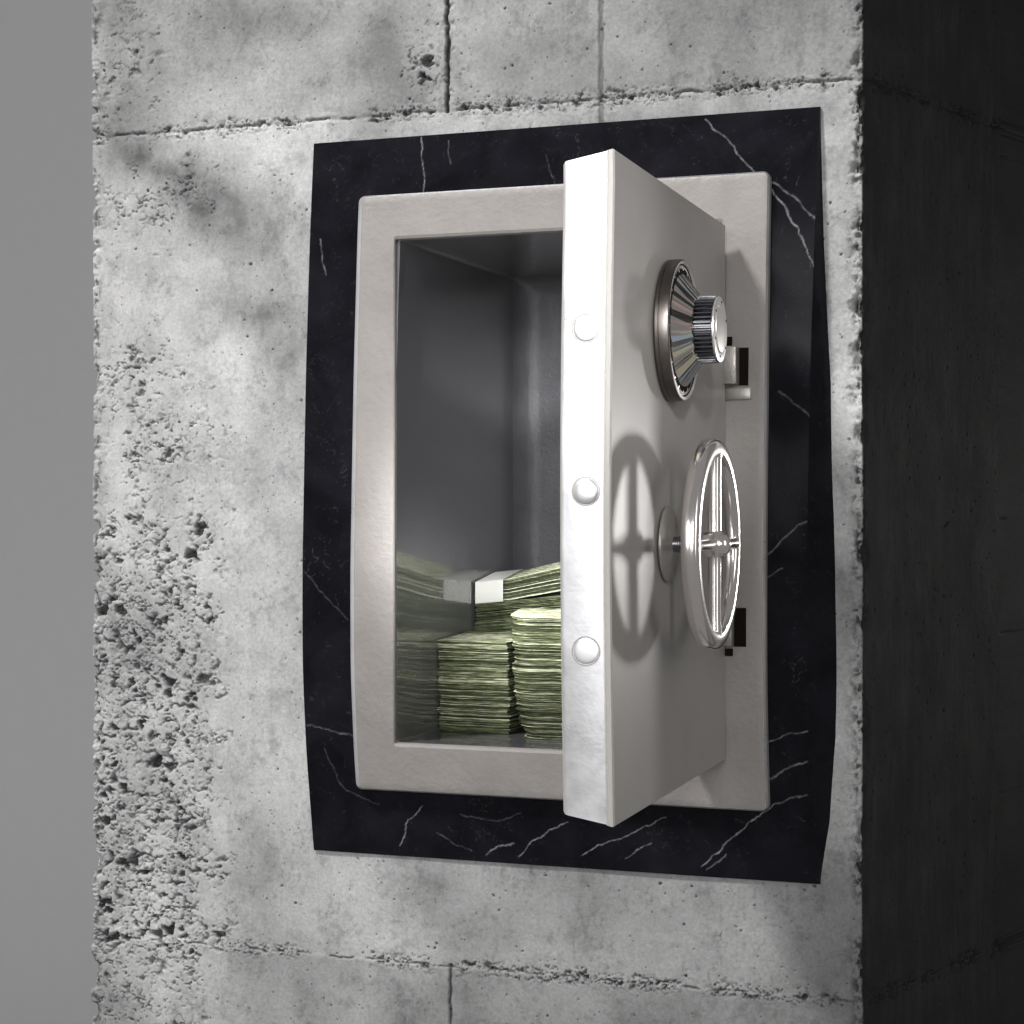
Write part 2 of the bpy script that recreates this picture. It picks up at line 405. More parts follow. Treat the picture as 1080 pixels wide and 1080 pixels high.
    h = h - edge*(9.0*sst(-.05, .4, cn)*em+.5*sst(.3, .0, c2-c1)*em+1.4*(cc-.4)*em+.6*fbm(X/5, Y/5, 3, 190))
    darkp = np.maximum(darkp, np.exp(-(np.abs(dR+3)/6.5)**2)*(.25+.75*em)*np.maximum(sst(.05, .35, cn), np.maximum(.8*sst(.15, .0, c2-c1)*(cc > .45), (kx < .3)*sst(.05, .2, k2-k1))))
    eL = np.exp(-(dL/8.0)**2)
    l1, l2, lc = worley(X/20, (Y+7*fbm(X*0, Y/20, 3, 194))/19, 191)
    zc = sst(30, -60, Y-z585)
    h = h - eL*((12.0*sst(-.05, .7, fbm(X*0, Y/42, 5, 193, .6))+(2.2*sst(.35, 0, l2-l1)+2.4*(lc-.5))*(.15+.85*zc)*sst(-.2, .3, fbm(X*0, Y/60, 2, 196)+.1)+.5*fbm(X/5, Y/5, 3, 197)))
    darkp = np.maximum(darkp, np.exp(-((dL-5)/5.0)**2)*np.maximum(.8*sst(.12, .4, fbm(X/8, Y/12, 4, 198)), .8*(kx < .2)*sst(.05, .2, k2-k1)))
    # ---- tone (albedo)
    big = fbm(X/170+4, Y/170, 4, 201); med = fbm(X/38, Y/48, 4, 207); fine = fbm(X/7, Y/7, 3, 213)
    tone = .415*(1+.48*big+.20*med+.06*fine)
    # diagonal cast-shadow smears painted into the albedo, then lighter and darker patches
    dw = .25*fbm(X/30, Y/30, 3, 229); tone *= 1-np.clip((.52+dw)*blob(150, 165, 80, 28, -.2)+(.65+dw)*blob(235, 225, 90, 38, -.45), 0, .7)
    tone *= 1-.40*blob(405, 40, 26, 50, -.25)-.28*blob(300, 20, 90, 30)-.2*blob(560, 60, 60, 40)
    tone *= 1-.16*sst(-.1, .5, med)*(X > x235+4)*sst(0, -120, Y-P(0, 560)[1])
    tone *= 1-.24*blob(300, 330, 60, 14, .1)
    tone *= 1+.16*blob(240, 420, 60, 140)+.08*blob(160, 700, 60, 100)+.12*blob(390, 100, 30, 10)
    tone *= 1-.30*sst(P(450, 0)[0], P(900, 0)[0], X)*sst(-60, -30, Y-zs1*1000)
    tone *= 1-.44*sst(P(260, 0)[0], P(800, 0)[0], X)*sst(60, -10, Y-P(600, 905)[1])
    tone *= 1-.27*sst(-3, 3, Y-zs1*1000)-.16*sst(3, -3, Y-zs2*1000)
    # mottled weathering
    spk = sst(.0, .75, fbm(X/12, Y/14, 5, 221, .7)+.6*fbm(X/50, Y/60, 3, 223))
    tone *= 1-.24*spk
    tone *= 1-.24*sst(.1, .5, fbm(X/6, Y/7, 4, 225, .65))*sst(-.1, .4, fbm(X/70, Y/70, 2, 227))
    tone *= 1-.88*np.clip(darkp, 0, 1)
    # right face: its shade painted in as near-black albedo, streaked
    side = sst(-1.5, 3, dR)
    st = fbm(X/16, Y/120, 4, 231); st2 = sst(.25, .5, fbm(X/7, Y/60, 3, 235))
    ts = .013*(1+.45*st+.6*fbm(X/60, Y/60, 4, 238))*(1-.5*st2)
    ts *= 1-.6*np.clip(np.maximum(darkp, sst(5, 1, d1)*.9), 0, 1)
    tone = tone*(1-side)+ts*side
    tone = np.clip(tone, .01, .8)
    h = np.where(dR > 8, h*.8, h)
    # ---- geometry
    far = (np.abs(z) > .62)
    h = np.where(far, 0, h)
    hh = h/1000
    nF = np.array([0, -1.0]); nR = np.array([sideL[1], -sideL[0]]); nL = np.array([-1.0, 0])
    bR = sst(-.009, .009, t-sR); bL = sst(.009, -.009, t-sL)
    nx = nF[0]*(1-bR)*(1-bL)+nR[0]*bR+nL[0]*bL; ny = nF[1]*(1-bR)*(1-bL)+nR[1]*bR+nL[1]*bL
    ln = np.hypot(nx, ny); nx /= ln; ny /= ln
    rr = np.maximum(t-sR, 0); ll = np.maximum(sL-t, 0); tt = np.clip(t, sL, sR)
    bx = tt + rr*sideL[0]; by = rr*sideL[1]+ll
    x = bx+nx*hh; y = by+ny*hh
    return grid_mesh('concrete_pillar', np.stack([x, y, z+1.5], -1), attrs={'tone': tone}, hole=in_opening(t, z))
me = build_pillar()
me.flip_normals()
# close the back of the pillar
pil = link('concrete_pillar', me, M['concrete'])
pil.location = (W0.x, W0.y, 0); pil.rotation_euler = (0, 0, -AL)
tag(pil, 'rough board-formed concrete pillar with crumbling edges and a right face painted dark for its shade, holding the open safe', 'pillar')

# ------------------------------------------------------------------ bowed marble slab
zT = toL(331, 152, 0)[2]; zB = toL(865, 932, 0)[2]
bt = np.array([0, .13, .33, .60, .74, .86, 1.0]); bv = np.array([0, .34, .70, 1.0, .98, .66, 0])
tt_ = np.linspace(-.3, 1.3, 801); bb_ = np.interp(tt_, bt, bv)
bb_[tt_ < 0] = tt_[tt_ < 0]*2.6; bb_[tt_ > 1] = (1-tt_[tt_ > 1])*4.6
kk = np.exp(-np.linspace(-2, 2, 81)**2); kk /= kk.sum()
bbs = np.convolve(bb_, kk, mode='same')
def bulge(z): return .0282*np.maximum(np.interp((zT-np.asarray(z))/(zT-zB), tt_, bbs), 0)
SLAB_T = .003
def slabF(z): return SLAB_T+bulge(z)            # distance of slab front from wall
def build_slab():
    s0 = toL(331, 152, -SLAB_T)[0]; s1 = toL(865, 113, -SLAB_T)[0]
    S = np.linspace(0, 1, 560); Zg = np.linspace(zB, zT, 800)
    a, z = np.meshgrid(S, Zg, indexing='ij')
    b = bulge(z)
    s1z = s1 - b*.30
    s = s0+(s1z-s0)*a
    y = -(SLAB_T+b)
    X = s*1000; Y = z*1000
    wx = X+2.6*fbm(X/22, Y/22, 4, 301)+.6*fbm(X/4, Y/4, 2, 303); wy = Y+2.6*fbm(X/22+5, Y/22+3, 4, 305)+.6*fbm(X/4+2, Y/4, 2, 307)
    vein = np.zeros_like(X)
    def V(pts, wd, st, fade=.6):
        nonlocal vein
        q = [toL(px, py, -.025) for px, py in pts]; q = [(p[0]*1000, p[2]*1000) for p in q]
        for (x0, y0), (x1, y1) in zip(q[:-1], q[1:]):
            dx, dy = x1-x0, y1-y0; L2 = dx*dx+dy*dy
            u = np.clip(((wx-x0)*dx+(wy-y0)*dy)/L2, 0, 1)
            d = np.hypot(wx-x0-u*dx, wy-y0-u*dy)
            vv = st*np.exp(-(d/wd)**2)*(1-fade*(.5+.5*np.clip(2.2*fbm(X/9, Y/9, 2, 311), -1, 1)))
            vein = np.maximum(vein, vv)
    V([(738, 122), (762, 142), (780, 165), (800, 188), (820, 208), (838, 240), (858, 280)], .48, .85, .5)
    V([(812, 190), (835, 205), (860, 230)], .6, .55)
    V([(812, 200), (826, 216), (838, 240)], .55, .65)
    V([(435, 142), (439, 170), (442, 205)], .6, .7)
    V([(465, 145), (468, 170)], .5, .3)
    V([(570, 160), (578, 190), (590, 215)], .5, .2)
    V([(333, 250), (335, 270), (340, 290)], .6, .45)
    V([(820, 412), (840, 428), (856, 440)], .7, .45)
    V([(805, 590), (830, 565), (855, 545)], .7, .5)
    V([(808, 612), (826, 598)], .6, .35)
    V([(440, 852), (425, 868), (414, 895)], .5, .75, .5)
    V([(505, 905), (520, 896), (535, 893)], .8, .7)
    V([(595, 868), (575, 878), (555, 890), (540, 908)], .46, .8, .6)
    V([(606, 905), (625, 896), (650, 888), (680, 872), (698, 864)], .46, .8, .6)
    V([(655, 908), (670, 898), (682, 892)], .45, .7, .6)
    V([(735, 918), (752, 903), (770, 885), (790, 868), (815, 850)], .5, .8, .6)
    V([(740, 922), (760, 905)], .6, .5)
    V([(812, 782), (830, 776), (850, 770)], .6, .5)
    V([(812, 822), (832, 810), (850, 803)], .7, .6)
    V([(815, 850), (832, 843), (850, 840)], .6, .5)
    V([(322, 600), (338, 620), (370, 655)], .5, .2)
    V([(325, 765), (345, 770), (372, 776)], .6, .35)
    V([(340, 790), (360, 835), (395, 850)], .5, .2)
    V([(455, 880), (475, 895), (490, 900)], .5, .3)
    V([(545, 860), (520, 868), (480, 862)], .5, .25)
    # faint hairline network
    r1 = np.abs(fbm(X/75+2, Y/75, 4, 331)); m1 = sst(.05, .4, fbm(X/60, Y/60, 3, 333))
    vein = np.maximum(vein, .10*sst(.006, .001, r1)*m1)
    r2 = np.abs(fbm((X+Y)/40, (X-Y)/95, 4, 341))
    vein = np.maximum(vein, .08*sst(.006, .001, r2)*sst(.0, .4, fbm(X/45, Y/45, 3, 343)))
    vein = np.clip(vein, 0, 1)
    # wrap to a thickness: bend grid rows into back edges
    fr = np.stack([s, y, z], -1)
    back = fr.copy(); back[..., 1] = 0.004           # plaster bed behind, into the wall
    yk = [113, 250, 400, 550, 700, 780, 870, 932]; fk = [0, 5, 13, 18, 20.5, 19, 12, 0]
    back[-1, :, 0] = s1+np.interp(538-Zg*1070, yk, fk)*.00094  # right side flared in black marble to imitate the slab's cast shadow
    eR = fr[-1:]*.985+back[-1:]*.015; eR2 = fr[-1:]*.5+back[-1:]*.5; eR2[..., 1] += .1*(eR2[..., 1])
    P = np.concatenate([back[:1], fr, eR, eR2, back[-1:]], 0)
    VA = np.concatenate([vein[:1]*0, vein, vein[-1:]*0, vein[-1:]*0, vein[-1:]*0], 0)
    top = P[:, -1:].copy(); top[..., 1] = .004; bot = P[:, :1].copy(); bot[..., 1] = .004
    P = np.concatenate([bot, P, top], 1); VA = np.concatenate([VA[:, :1], VA, VA[:, -1:]], 1)
    org = np.array([(s0+s1)/2, 0, zB])
    me = grid_mesh('marble_slab', P-org, attrs={'vein': VA}, hole=in_opening(P[..., 0], P[..., 2]))
    me.flip_normals()
    me.set_sharp_from_angle(angle=math.radians(40))
    o = link('marble_slab', me, M['marble'])
    o.location = l2w(*org); o.rotation_euler = (0, 0, -AL)
    tag(o, 'bowed black marble slab with white veins, fixed to the pillar around the safe', 'marble slab')
build_slab()

# ------------------------------------------------------------------ the safe
zFt = toL(383, 208, -.023)[2]; zFb = toL(380, 831, -.028)[2]
FO = .011                                        # frame front stands this far off the slab front
def frameY(z): return -(float(slabF(z))+FO)
zOt = toL(418, 252, -.03)[2]; zOb = toL(418, 783, -.03)[2]
sFl = toL(383, 208, frameY(zFt))[0]; sFr = toL(809, 183, frameY(zFt))[0]
sOl = toL(418, 540, frameY(0))[0]; sOr = toL(756, 540, frameY(0))[0]
org = Vector(((sFl+sFr)/2, 0, zFb))
safe = empty('wall_safe', *org)
tag(safe, 'open grey steel wall safe with spoked handwheel and combination dial, set in black marble', 'safe')
def LC(s, y, z): return Vector((s, y, z))-org

def rect(sl, sr, zb, zt, rad, yo, pxl=None, nv=48, nh=24):
    pts = []
    def arc(cx, cz, a0):
        for i in range(6):
            a = a0+i/5*PI/2; pts.append([cx+rad*math.cos(a), cz+rad*math.sin(a)])
    arc(sr-rad, zt-rad, 0)
    for i in range(1, nh): pts.append([sr-rad+(sl-sr+2*rad)*i/nh, zt])
    arc(sl+rad, zt-rad, PI/2)
    for i in range(1, nv): pts.append([sl, zt-rad+(zb-zt+2*rad)*i/nv])
    arc(sl+rad, zb+rad, PI)
    for i in range(1, nh): pts.append([sl+rad+(sr-sl-2*rad)*i/nh, zb])
    arc(sr-rad, zb+rad, 1.5*PI)
    for i in range(1, nv): pts.append([sr, zb+rad+(zt-zb-2*rad)*i/nv])
    out = []
    for s, z in pts:
        y = yo(z)
        if pxl is not None:                       # inner edge cut plumb: follow the straight line of the opening
            k = (s-sl)/(sr-sl)
            dsl = toL(pxl, 538-z/2.0*F, y)[0]-sl
            s = s+dsl*(1-k)
        out.append([s, y, z])
    return np.array(out)
def build_frame():
    e = .0025
    R = [rect(sFl-.007, sFr+e, zFb-e, zFt+e, .008, lambda z: -float(slabF(z))+.004),
         rect(sFl-.007, sFr+e, zFb-e, zFt+e, .008, lambda z: frameY(z)+.0075),
         rect(sFl-.0066, sFr+e*.9, zFb-e*.9, zFt+e*.9, .007, lambda z: frameY(z)+.0036),
         rect(sFl-.0012, sFr+.0004, zFb-.0005, zFt+.0004, .004, lambda z: frameY(z)+.0004),
         rect(sFl, sFr-.001, zFb+.001, zFt-.001, .0035, lambda z: frameY(z)),
         *[rect(sFl+(sOl-.004-sFl)*q, sFr+(sOr+.004-sFr)*q, zFb+(zOb-.004-zFb)*q, zFt+(zOt+.004-zFt)*q, .0035, lambda z: frameY(z)) for q in (.15, .3, .45, .6, .75, .88)],
         rect(sOl-.004, sOr+.004, zOb-.004, zOt+.004, .0035, lambda z: frameY(z), 415),
         rect(sOl-.0012, sOr+.0012, zOb-.001, zOt+.001, .0015, lambda z: frameY(z)+.0012, 416.5),
         rect(sOl, sOr, zOb, zOt, .0012, lambda z: frameY(z)+.005, 418)]
    P = np.stack(R, 0)-np.array(org)
    me = grid_mesh('frame', P, closed_v=True); me.flip_normals()
    me.set_sharp_from_angle(angle=math.radians(18))
    o = link('frame', me, [M['frame'], M['edge']], safe)
    n = P.shape[1]; k = 0
    for p in me.polygons:
        ring = min(v//n for v in p.vertices)
        if ring == 2: p.material_index = 1
    return o
frame = build_frame()

def box_bm(bm, x0, x1, y0, y1, z0, z1, bev=0, seg=2, mat=0):
    r = bmesh.ops.create_cube(bm, size=1)
    vs = r['verts']
    for v in vs: v.co = ((x0+x1)/2+v.co.x*(x1-x0), (y0+y1)/2+v.co.y*(y1-y0), (z0+z1)/2+v.co.z*(z1-z0))
    fs = set(f for v in vs for f in v.link_faces)
    for f in fs: f.material_index = mat
    if bev:
        es = list(set(e for v in vs for e in v.link_edges))
        bmesh.ops.bevel(bm, geom=es, offset=bev, segments=seg, affect='EDGES', profile=.5)

# cavity: five walls with thickness, open at the front
DEPTH = .345
def cavity():
    y1 = DEPTH; th = .0045; g = .0003
    lin = lambda q: (lambda z: (frameY(z)+.0052)*(1-q)+y1*q)
    R = [rect(sOl-th, sOr+th, zOb-th, zOt+th, .004, lin(1.02)),
         rect(sOl-th, sOr+th, zOb-th, zOt+th, .004, lin(.0)),
         rect(sOl+g, sOr-g, zOb+g, zOt-g, .004, lin(.0), 418.3)]
    for q in (.1, .2, .4, .6):
        R.append(rect(sOl+g, sOr-g, zOb+g, zOt-g, .004, lin(q)))
    for k in range(0, 11):                        # wide fillet into the back plate
        a = k/10*PI/2; ins = .03*(1-math.cos(a)); q = (y1-.03+.03*math.sin(a))
        R.append(rect(sOl+g+ins, sOr-g-ins, zOb+g+ins*.15, zOt-g-ins*.8, .004+ins*.2, (lambda yy: (lambda z: yy))(q)))
    P = np.stack(R, 0)-np.array(org)
    me = grid_mesh('cavity', P, closed_v=True); me.flip_normals()
    b = bmesh.new(); b.from_mesh(me); b.verts.ensure_lookup_table(); n = P.shape[1]
    b.faces.new([b.verts[(len(R)-1)*n+i] for i in range(n)]); b.faces.new([b.verts[i] for i in range(n)][::-1])
    bmesh.ops.recalc_face_normals(b, faces=b.faces); b.to_mesh(me); b.free()
    me.polygons.foreach_set('use_smooth', [True]*len(me.polygons)); me.set_sharp_from_angle(angle=math.radians(35))
    nr = P.shape[1]
    for p in me.polygons:
        if min(v//nr for v in p.vertices) >= 8: p.material_index = 1
    return link('cavity', me, [M['inside'], M['inside_matte']], safe)
cavity()

# ---- door, in its own coordinates: x from hinge to free edge, y outwards from the dial face, z up
def wpt(px, py, Z): r = ray(px, py); return r*Z
hs, hy, _ = toL(765, 520, frameY(.0)-.001)
Hw = W0+ux*hs+vy*hy
Zh = Hw.y
Zl = Zh*565/717
Lw = Vector(((648-540)/F*Zl, Zl, 0))
dd = Vector((Lw.x-Hw.x, Lw.y-Hw.y, 0)); DL = dd.length; dd.normalize()
dn = Vector((-dd.y, dd.x, 0))
if dn.x < 0: dn = -dn                             # outward normal of dial face (to the right)
zDt = (538-156)/F*Zl; zDb = (538-873)/F*Zl
DT = .0421
hingeO = Vector((Hw.x, Hw.y, 0))
def dpt(a, b, z):
    """door coordinates (a along, b outwards) -> safe local"""
    Wp = hingeO+dd*a+dn*b
    P = Wp-Vector((W0.x, W0.y, 0))
    return Vector((P.dot(ux), P.dot(vy), z))-org
def door_at(px, Zoff=0):
    """distance along the door at which the line of sight px meets the plane b=Zoff"""
    rx = (px-540)/F
    O = hingeO+dn*Zoff
    return (rx*O.y-O.x)/(dd.x-rx*dd.y)
def build_door():
    bm = bmesh.new()
    # profile rings through the thickness: b (outward), shrink at top/bottom, shrink at free edge
    rings = [(-DT, .0105, .0022), (-DT+.0018, .0085, .0004), (-DT+.004, .0078, 0), (-.0068, .0022, 0), (-.0060, .0012, .0008), (-.0052, .0012, .0008), (-.0045, .0010, 0), (-.0012, .0004, .0002), (0, .0012, .0016)]
    n = 40; loops = []
    for b, sz, sx in rings:
        lp = []
        for i in range(n+1):                       # free edge from bottom to top, very slightly bowed like the frame
            k = i/n; z = zDb+sz+(zDt-zDb-2*sz)*k
            bow = -.0028*math.sin(PI*min(1, k*1.05))
            lp.append(bm.verts.new(dpt(DL-sx, b+bow, z)))
        for i in range(n+1):
            k = 1-i/n; z = zDb+sz+(zDt-zDb-2*sz)*k
            lp.append(bm.verts.new(dpt(.0008, b, z)))
        loops.append(lp)
    m = len(loops[0])
    for q in range(len(loops)-1):
        p0, p1 = loops[q], loops[q+1]
        for i in range(m):
            j = (i+1) % m
            f = bm.faces.new((p0[i], p0[j], p1[j], p1[i]))
            if i < n and q in (2, 3): f.material_index = 1
            if i < n and q in (1,): f.material_index = 1
    for lp in (loops[0], loops[-1]):
        for i in range(n):
            bm.faces.new((lp[i], lp[i+1], lp[m-2-i], lp[m-1-i]))
    return from_bm('door', bm, [M['door'], M['edge']], safe, True, 28)
door = build_door()

# orientation matrix helper for round parts whose axis is the door normal or door direction
def axis_frame(a, b, z, axis):
    o = dpt(a, b, z)
    def dirL(w): return Vector((w.dot(ux), w.dot(vy), w.z))
    if axis == 'n': ez = dirL(dn); ex = dirL(dd)
    else: ez = dirL(dd); ex = dirL(dn)
    ey = ez.cross(ex)
    return Matrix(((ex.x, ey.x, ez.x, o.x), (ex.y, ey.y, ez.y, o.y), (ex.z, ey.z, ez.z, o.z), (0, 0, 0, 1)))
def lathe(bm, prof, n, Mx, flute=None, mat=0, cap=True, phase=0):
    rings = []
    for j, (r, h) in enumerate(prof):
        ring = []
        for i in range(n):
            a = 2*PI*(i+phase)/n; rr = r*(flute(i, j) if flute else 1)
            ring.append(bm.verts.new(Mx @ Vector((rr*math.cos(a), rr*math.sin(a), h))))
        rings.append(ring)
    for p, q in zip(rings[:-1], rings[1:]):
        for i in range(n):
            j = (i+1) % n; f = bm.faces.new((p[i], p[j], q[j], q[i])); f.material_index = mat
    if cap:
        for r in (rings[0], rings[-1]):
            f = bm.faces.new(r); f.material_index = mat

# bolts on the free edge
for k, (px, py, pr) in enumerate(((618, 345, .0016), (617, 518, .0042), (617, 688, .0013))):
    bb = -DT/2-.002
    z = (538-py)/F*(Zl-.005)
    Mx = axis_frame(DL-.0005, bb, z, 'd')
    bm = bmesh.new(); R = .0103
    lathe(bm, [(R, 0), (R, pr*.45), (R*.95, pr*.72), (R*.82, pr*.9), (R*.55, pr*1.05), (R*.25, pr*1.1), (.0003, pr*1.12)], 40, Mx)
    # seat groove ring
    o = from_bm('locking_bolt', bm, M['bolt'], door, True, 40)
    bm = bmesh.new()
    lathe(bm, [(R+.0014, -.001), (R+.0014, .0009), (R+.0004, .0009), (R+.0002, -.001)], 40, Mx, cap=False)
    from_bm('bolt_collar', bm, M['hinge'], door, True, 40)

# ---- combination dial
aD = door_at(706); zD = (538-349)/F*(hingeO+dd*aD).y
dial = bpy.data.objects.new('combination_dial', None); C.objects.link(dial); dial.parent = safe
MD = axis_frame(aD, 0, zD, 'n')
SD = (hingeO+dd*aD).y/F
R0 = 74.5*SD
bm = bmesh.new()
lathe(bm, [(R0*.93, .0002), (R0*.985, .0008), (R0, .002), (R0, .0045), (R0*.992, .0048), (R0*.992, .0052), (R0, .0055), (R0, .0125), (R0*.99, .0136), (R0*.975, .0138)], 96, MD, cap=False)
from_bm('dial_ring', bm, M['darkmetal'], dial, True, 30)
bm = bmesh.new()
lathe(bm, [(R0*.975, .01385), (R0*.945, .01385), (R0*.935, .0125)], 96, MD, cap=False)
from_bm('rim_line', bm, M['cap'], dial, True, 30)
bm = bmesh.new()                                   # dark graduated band with raised tick marks
lathe(bm, [(R0*.935, .0124), (R0*.91, .0112), (R0*.80, .0122), (R0*.79, .0126)], 96, MD, cap=False)
from_bm('graduated_band', bm, M['black'], dial, True, 30)
bm = bmesh.new()
for i in range(100):
    a = 2*PI*i/100; ln = .045 if i % 10 == 0 else (.035 if i % 5 == 0 else .02)
    r0, r1 = R0*.915, R0*(.905-ln*1.6); wd = .00032 if i % 5 else .0005
    h0 = .0116; h1 = .0124
    c, s = math.cos(a), math.sin(a)
    P = [MD @ Vector((r0*c-wd*s, r0*s+wd*c, h0)), MD @ Vector((r0*c+wd*s, r0*s-wd*c, h0)), MD @ Vector((r1*c+wd*s, r1*s-wd*c, h1)), MD @ Vector((r1*c-wd*s, r1*s+wd*c, h1))]
    up = (MD.to_3x3() @ Vector((0, 0, 1)))*.0004
    v = [bm.verts.new(p) for p in P]+[bm.verts.new(p+up) for p in P]
    for q in ((4, 5, 6, 7), (0, 1, 5, 4), (1, 2, 6, 5), (2, 3, 7, 6), (3, 0, 4, 7)): bm.faces.new([v[i_] for i_ in q])
from_bm('tick_marks', bm, M['cap'], dial)
rc = random.Random(3)
bm = bmesh.new()
nf = 64; wob = [1+rc.uniform(-.012, .012) for _ in range(nf)]; hw = [rc.uniform(-.0034, .0034) for _ in range(nf)]
ra, rb = [], []
for i in range(nf):
    a = 2*PI*i/nf; a2 = 2*PI*(i+1)/nf
    c = [(R0*.79, .0125), (R0*.47, .0270)]
    h = hw[i]*.6
    vs = [MD @ Vector((c[0][0]*math.cos(a), c[0][0]*math.sin(a), c[0][1])), MD @ Vector((c[0][0]*math.cos(a2), c[0][0]*math.sin(a2), c[0][1]+h*.9)),
          MD @ Vector((c[1][0]*math.cos(a2), c[1][0]*math.sin(a2), c[1][1]+h*.5)), MD @ Vector((c[1][0]*math.cos(a), c[1][0]*math.sin(a), c[1][1]))]
    fc = bm.faces.new([bm.verts.new(p) for p in vs]); fc.material_index = rc.choice((0, 0, 0, 1, 2, 3, 4, 4))  # facet tints and dark facets imitate radial reflections
lathe(bm, [(R0*.80, .0118), (R0*.46, .0262)], nf, MD, cap=False)
from_bm('dial_cone', bm, [M['cone'], M['cone_rose'], M['cone_blue'], M['cone_straw'], M['darkmetal']], dial)
bm = bmesh.new()
RK = 36*SD*.985
nk = 168
fl = lambda i, j: (1.0 if (i % 4) in (0, 1) else .88) if 1 <= j <= 4 else 1.0
lathe(bm, [(RK*.88, .0262), (RK*.97, .0268), (RK, .028), (RK, .036), (RK*.995, .0425), (RK*.95, .0432), (RK*.95, .0436)], nk, MD, flute=fl, cap=False)
from_bm('knob', bm, M['knob'], dial, True, 25)
bm = bmesh.new()
lathe(bm, [(RK*.955, .0434), (RK*.97, .0440), (RK*.96, .0452), (RK*.90, .0456), (RK*.74, .0456), (RK*.72, .0446), (RK*.70, .0446), (RK*.68, .0462), (RK*.40, .0470), (.0004, .0472)], 72, MD)
from_bm('knob_cap', bm, M['cap'], dial, True, 30)
for i in range(6):
    a = 2*PI*i/6+.4
    bm = bmesh.new()
    lathe(bm, [(.0011, .0450), (.0011, .0460), (.0008, .0461)], 12, MD @ Matrix.Translation((RK*.82*math.cos(a), RK*.82*math.sin(a), 0)))
    from_bm('screw', bm, M['black'], dial, True, 30)

# ---- handwheel
aW = door_at(704); zW = (538-574)/F*(hingeO+dd*aW).y
SW = (hingeO+dd*aW).y/F
MW = axis_frame(aW, 0, zW, 'n')
wheel = bpy.data.objects.new('handwheel', None); C.objects.link(wheel); wheel.parent = safe
HC = .0415; RW = .0915
bm = bmesh.new()
lathe(bm, [(40*SW, .0002), (40*SW, .0022), (38*SW, .0032), (22*SW, .0036), (12*SW, .0050), (9*SW, .0060)], 64, MW)
from_bm('flange', bm, M['hinge'], wheel, True, 30)
bm = bmesh.new()
lathe(bm, [(.0066, .004), (.0066, .010), (.0074, .0105), (.0074, .012), (.0062, .0125), (.0062, HC)], 32, MW)
from_bm('shaft', bm, M['knob'], wheel, True, 30)
bm = bmesh.new()                                    # rim: flattened tube, soft corners
nr = 128; ns = 28; P = np.zeros((nr, ns, 3))
for i in range(nr):
    a = 2*PI*i/nr
    for j in range(ns):
        q = 2*PI*j/ns; e = .68
        cr_ = math.copysign(abs(math.cos(q))**e, math.cos(q))*.0090; sr_ = math.copysign(abs(math.sin(q))**e, math.sin(q))*.0080
        rr = RW-.0090+cr_
        v = MW @ Vector((rr*math.cos(a), rr*math.sin(a), HC-.002+sr_)); P[i, j] = v
me = grid_mesh('rim', P, closed_u=True, closed_v=True)
b2 = bmesh.new(); b2.from_mesh(me); bmesh.ops.recalc_face_normals(b2, faces=b2.faces); b2.to_mesh(me); b2.free()
link('rim', me, M['chrome'], wheel); bm.free()
for k in range(4):
    a = PI/2*k
    bm = bmesh.new()
    rot = Matrix.Rotation(a, 4, 'Z') @ Matrix.Translation((0, 0, HC)) @ Matrix.Rotation(PI/2, 4, 'Y')
    lathe(bm, [(.0064, .006), (.0058, .012), (.0058, .02), (.0056, .06), (.0060, .07), (.0066, RW-.013)], 24, MW @ rot)
    from_bm('spoke', bm, M['chrome'], wheel, True, 40)
bm = bmesh.new()
lathe(bm, [(.0095, HC-.010), (.0122, HC-.008), (.0127, HC+.002), (.0118, HC+.006), (.0098, HC+.0065), (.0094, HC+.0085), (.0078, HC+.0118), (.0045, HC+.0138), (.0003, HC+.0144)], 40, MW)
from_bm('hub', bm, M['chrome'], wheel, True, 40)

# ---- hinges on the frame, right of the door
def hinge(y0, y1, low):
    h = bpy.data.objects.new('hinge', None); C.objects.link(h); h.parent = safe
    ym = (y0+y1)/2
    z = toL(775, ym, -.04)[2]; yf = frameY(z)
    def S(px, d=0): return toL(px, ym, yf-d)[0]-org.x
    def Zz(py, d=0): return toL(775, py, yf-d)[2]-org.z
    bm = bmesh.new()                                # black plate standing in for the shade of a recess
    box_bm(bm, S(779 if not low else 774), S(789.5 if not low else 787), yf-.0012, yf+.004, Zz(y1), Zz(y0), .0004)
    o = from_bm('slot_shade', bm, M['black'], h)
    if not low:
        bm = bmesh.new(); box_bm(bm, S(763.5), S(780), yf-.016, yf+.002, Zz(y1-1), Zz(y0-1), .0012)
        from_bm('knuckle', bm, M['hinge'], h, True)
        bm = bmesh.new(); box_bm(bm, S(765), S(793), yf-.005, yf+.002, Zz(y1+15), Zz(y1+2), .0012)
        from_bm('lug', bm, M['hinge'], h, True)
        bm = bmesh.new(); box_bm(bm, S(765), S(772), yf-.0022, yf+.002, Zz(y0-2), Zz(y0-12), .0004)
        from_bm('pin_recess_shade', bm, M['black'], h)  # black patch painted for the shade in the pin hole
    else:
        bm = bmesh.new(); box_bm(bm, S(763), S(774.5), yf-.0115, yf+.002, Zz(y1-1), Zz(y0-1), .0012)
        from_bm('knuckle', bm, M['hinge'], h, True)
        bm = bmesh.new(); box_bm(bm, S(765), S(773), yf-.0022, yf+.002, Zz(y1+10), Zz(y1+2), .0004)
        from_bm('pin_recess_shade', bm, M['black'], h)  # dark patch in place of shade, lower hinge
hinge(367, 407, False)
hinge(641, 682, True)

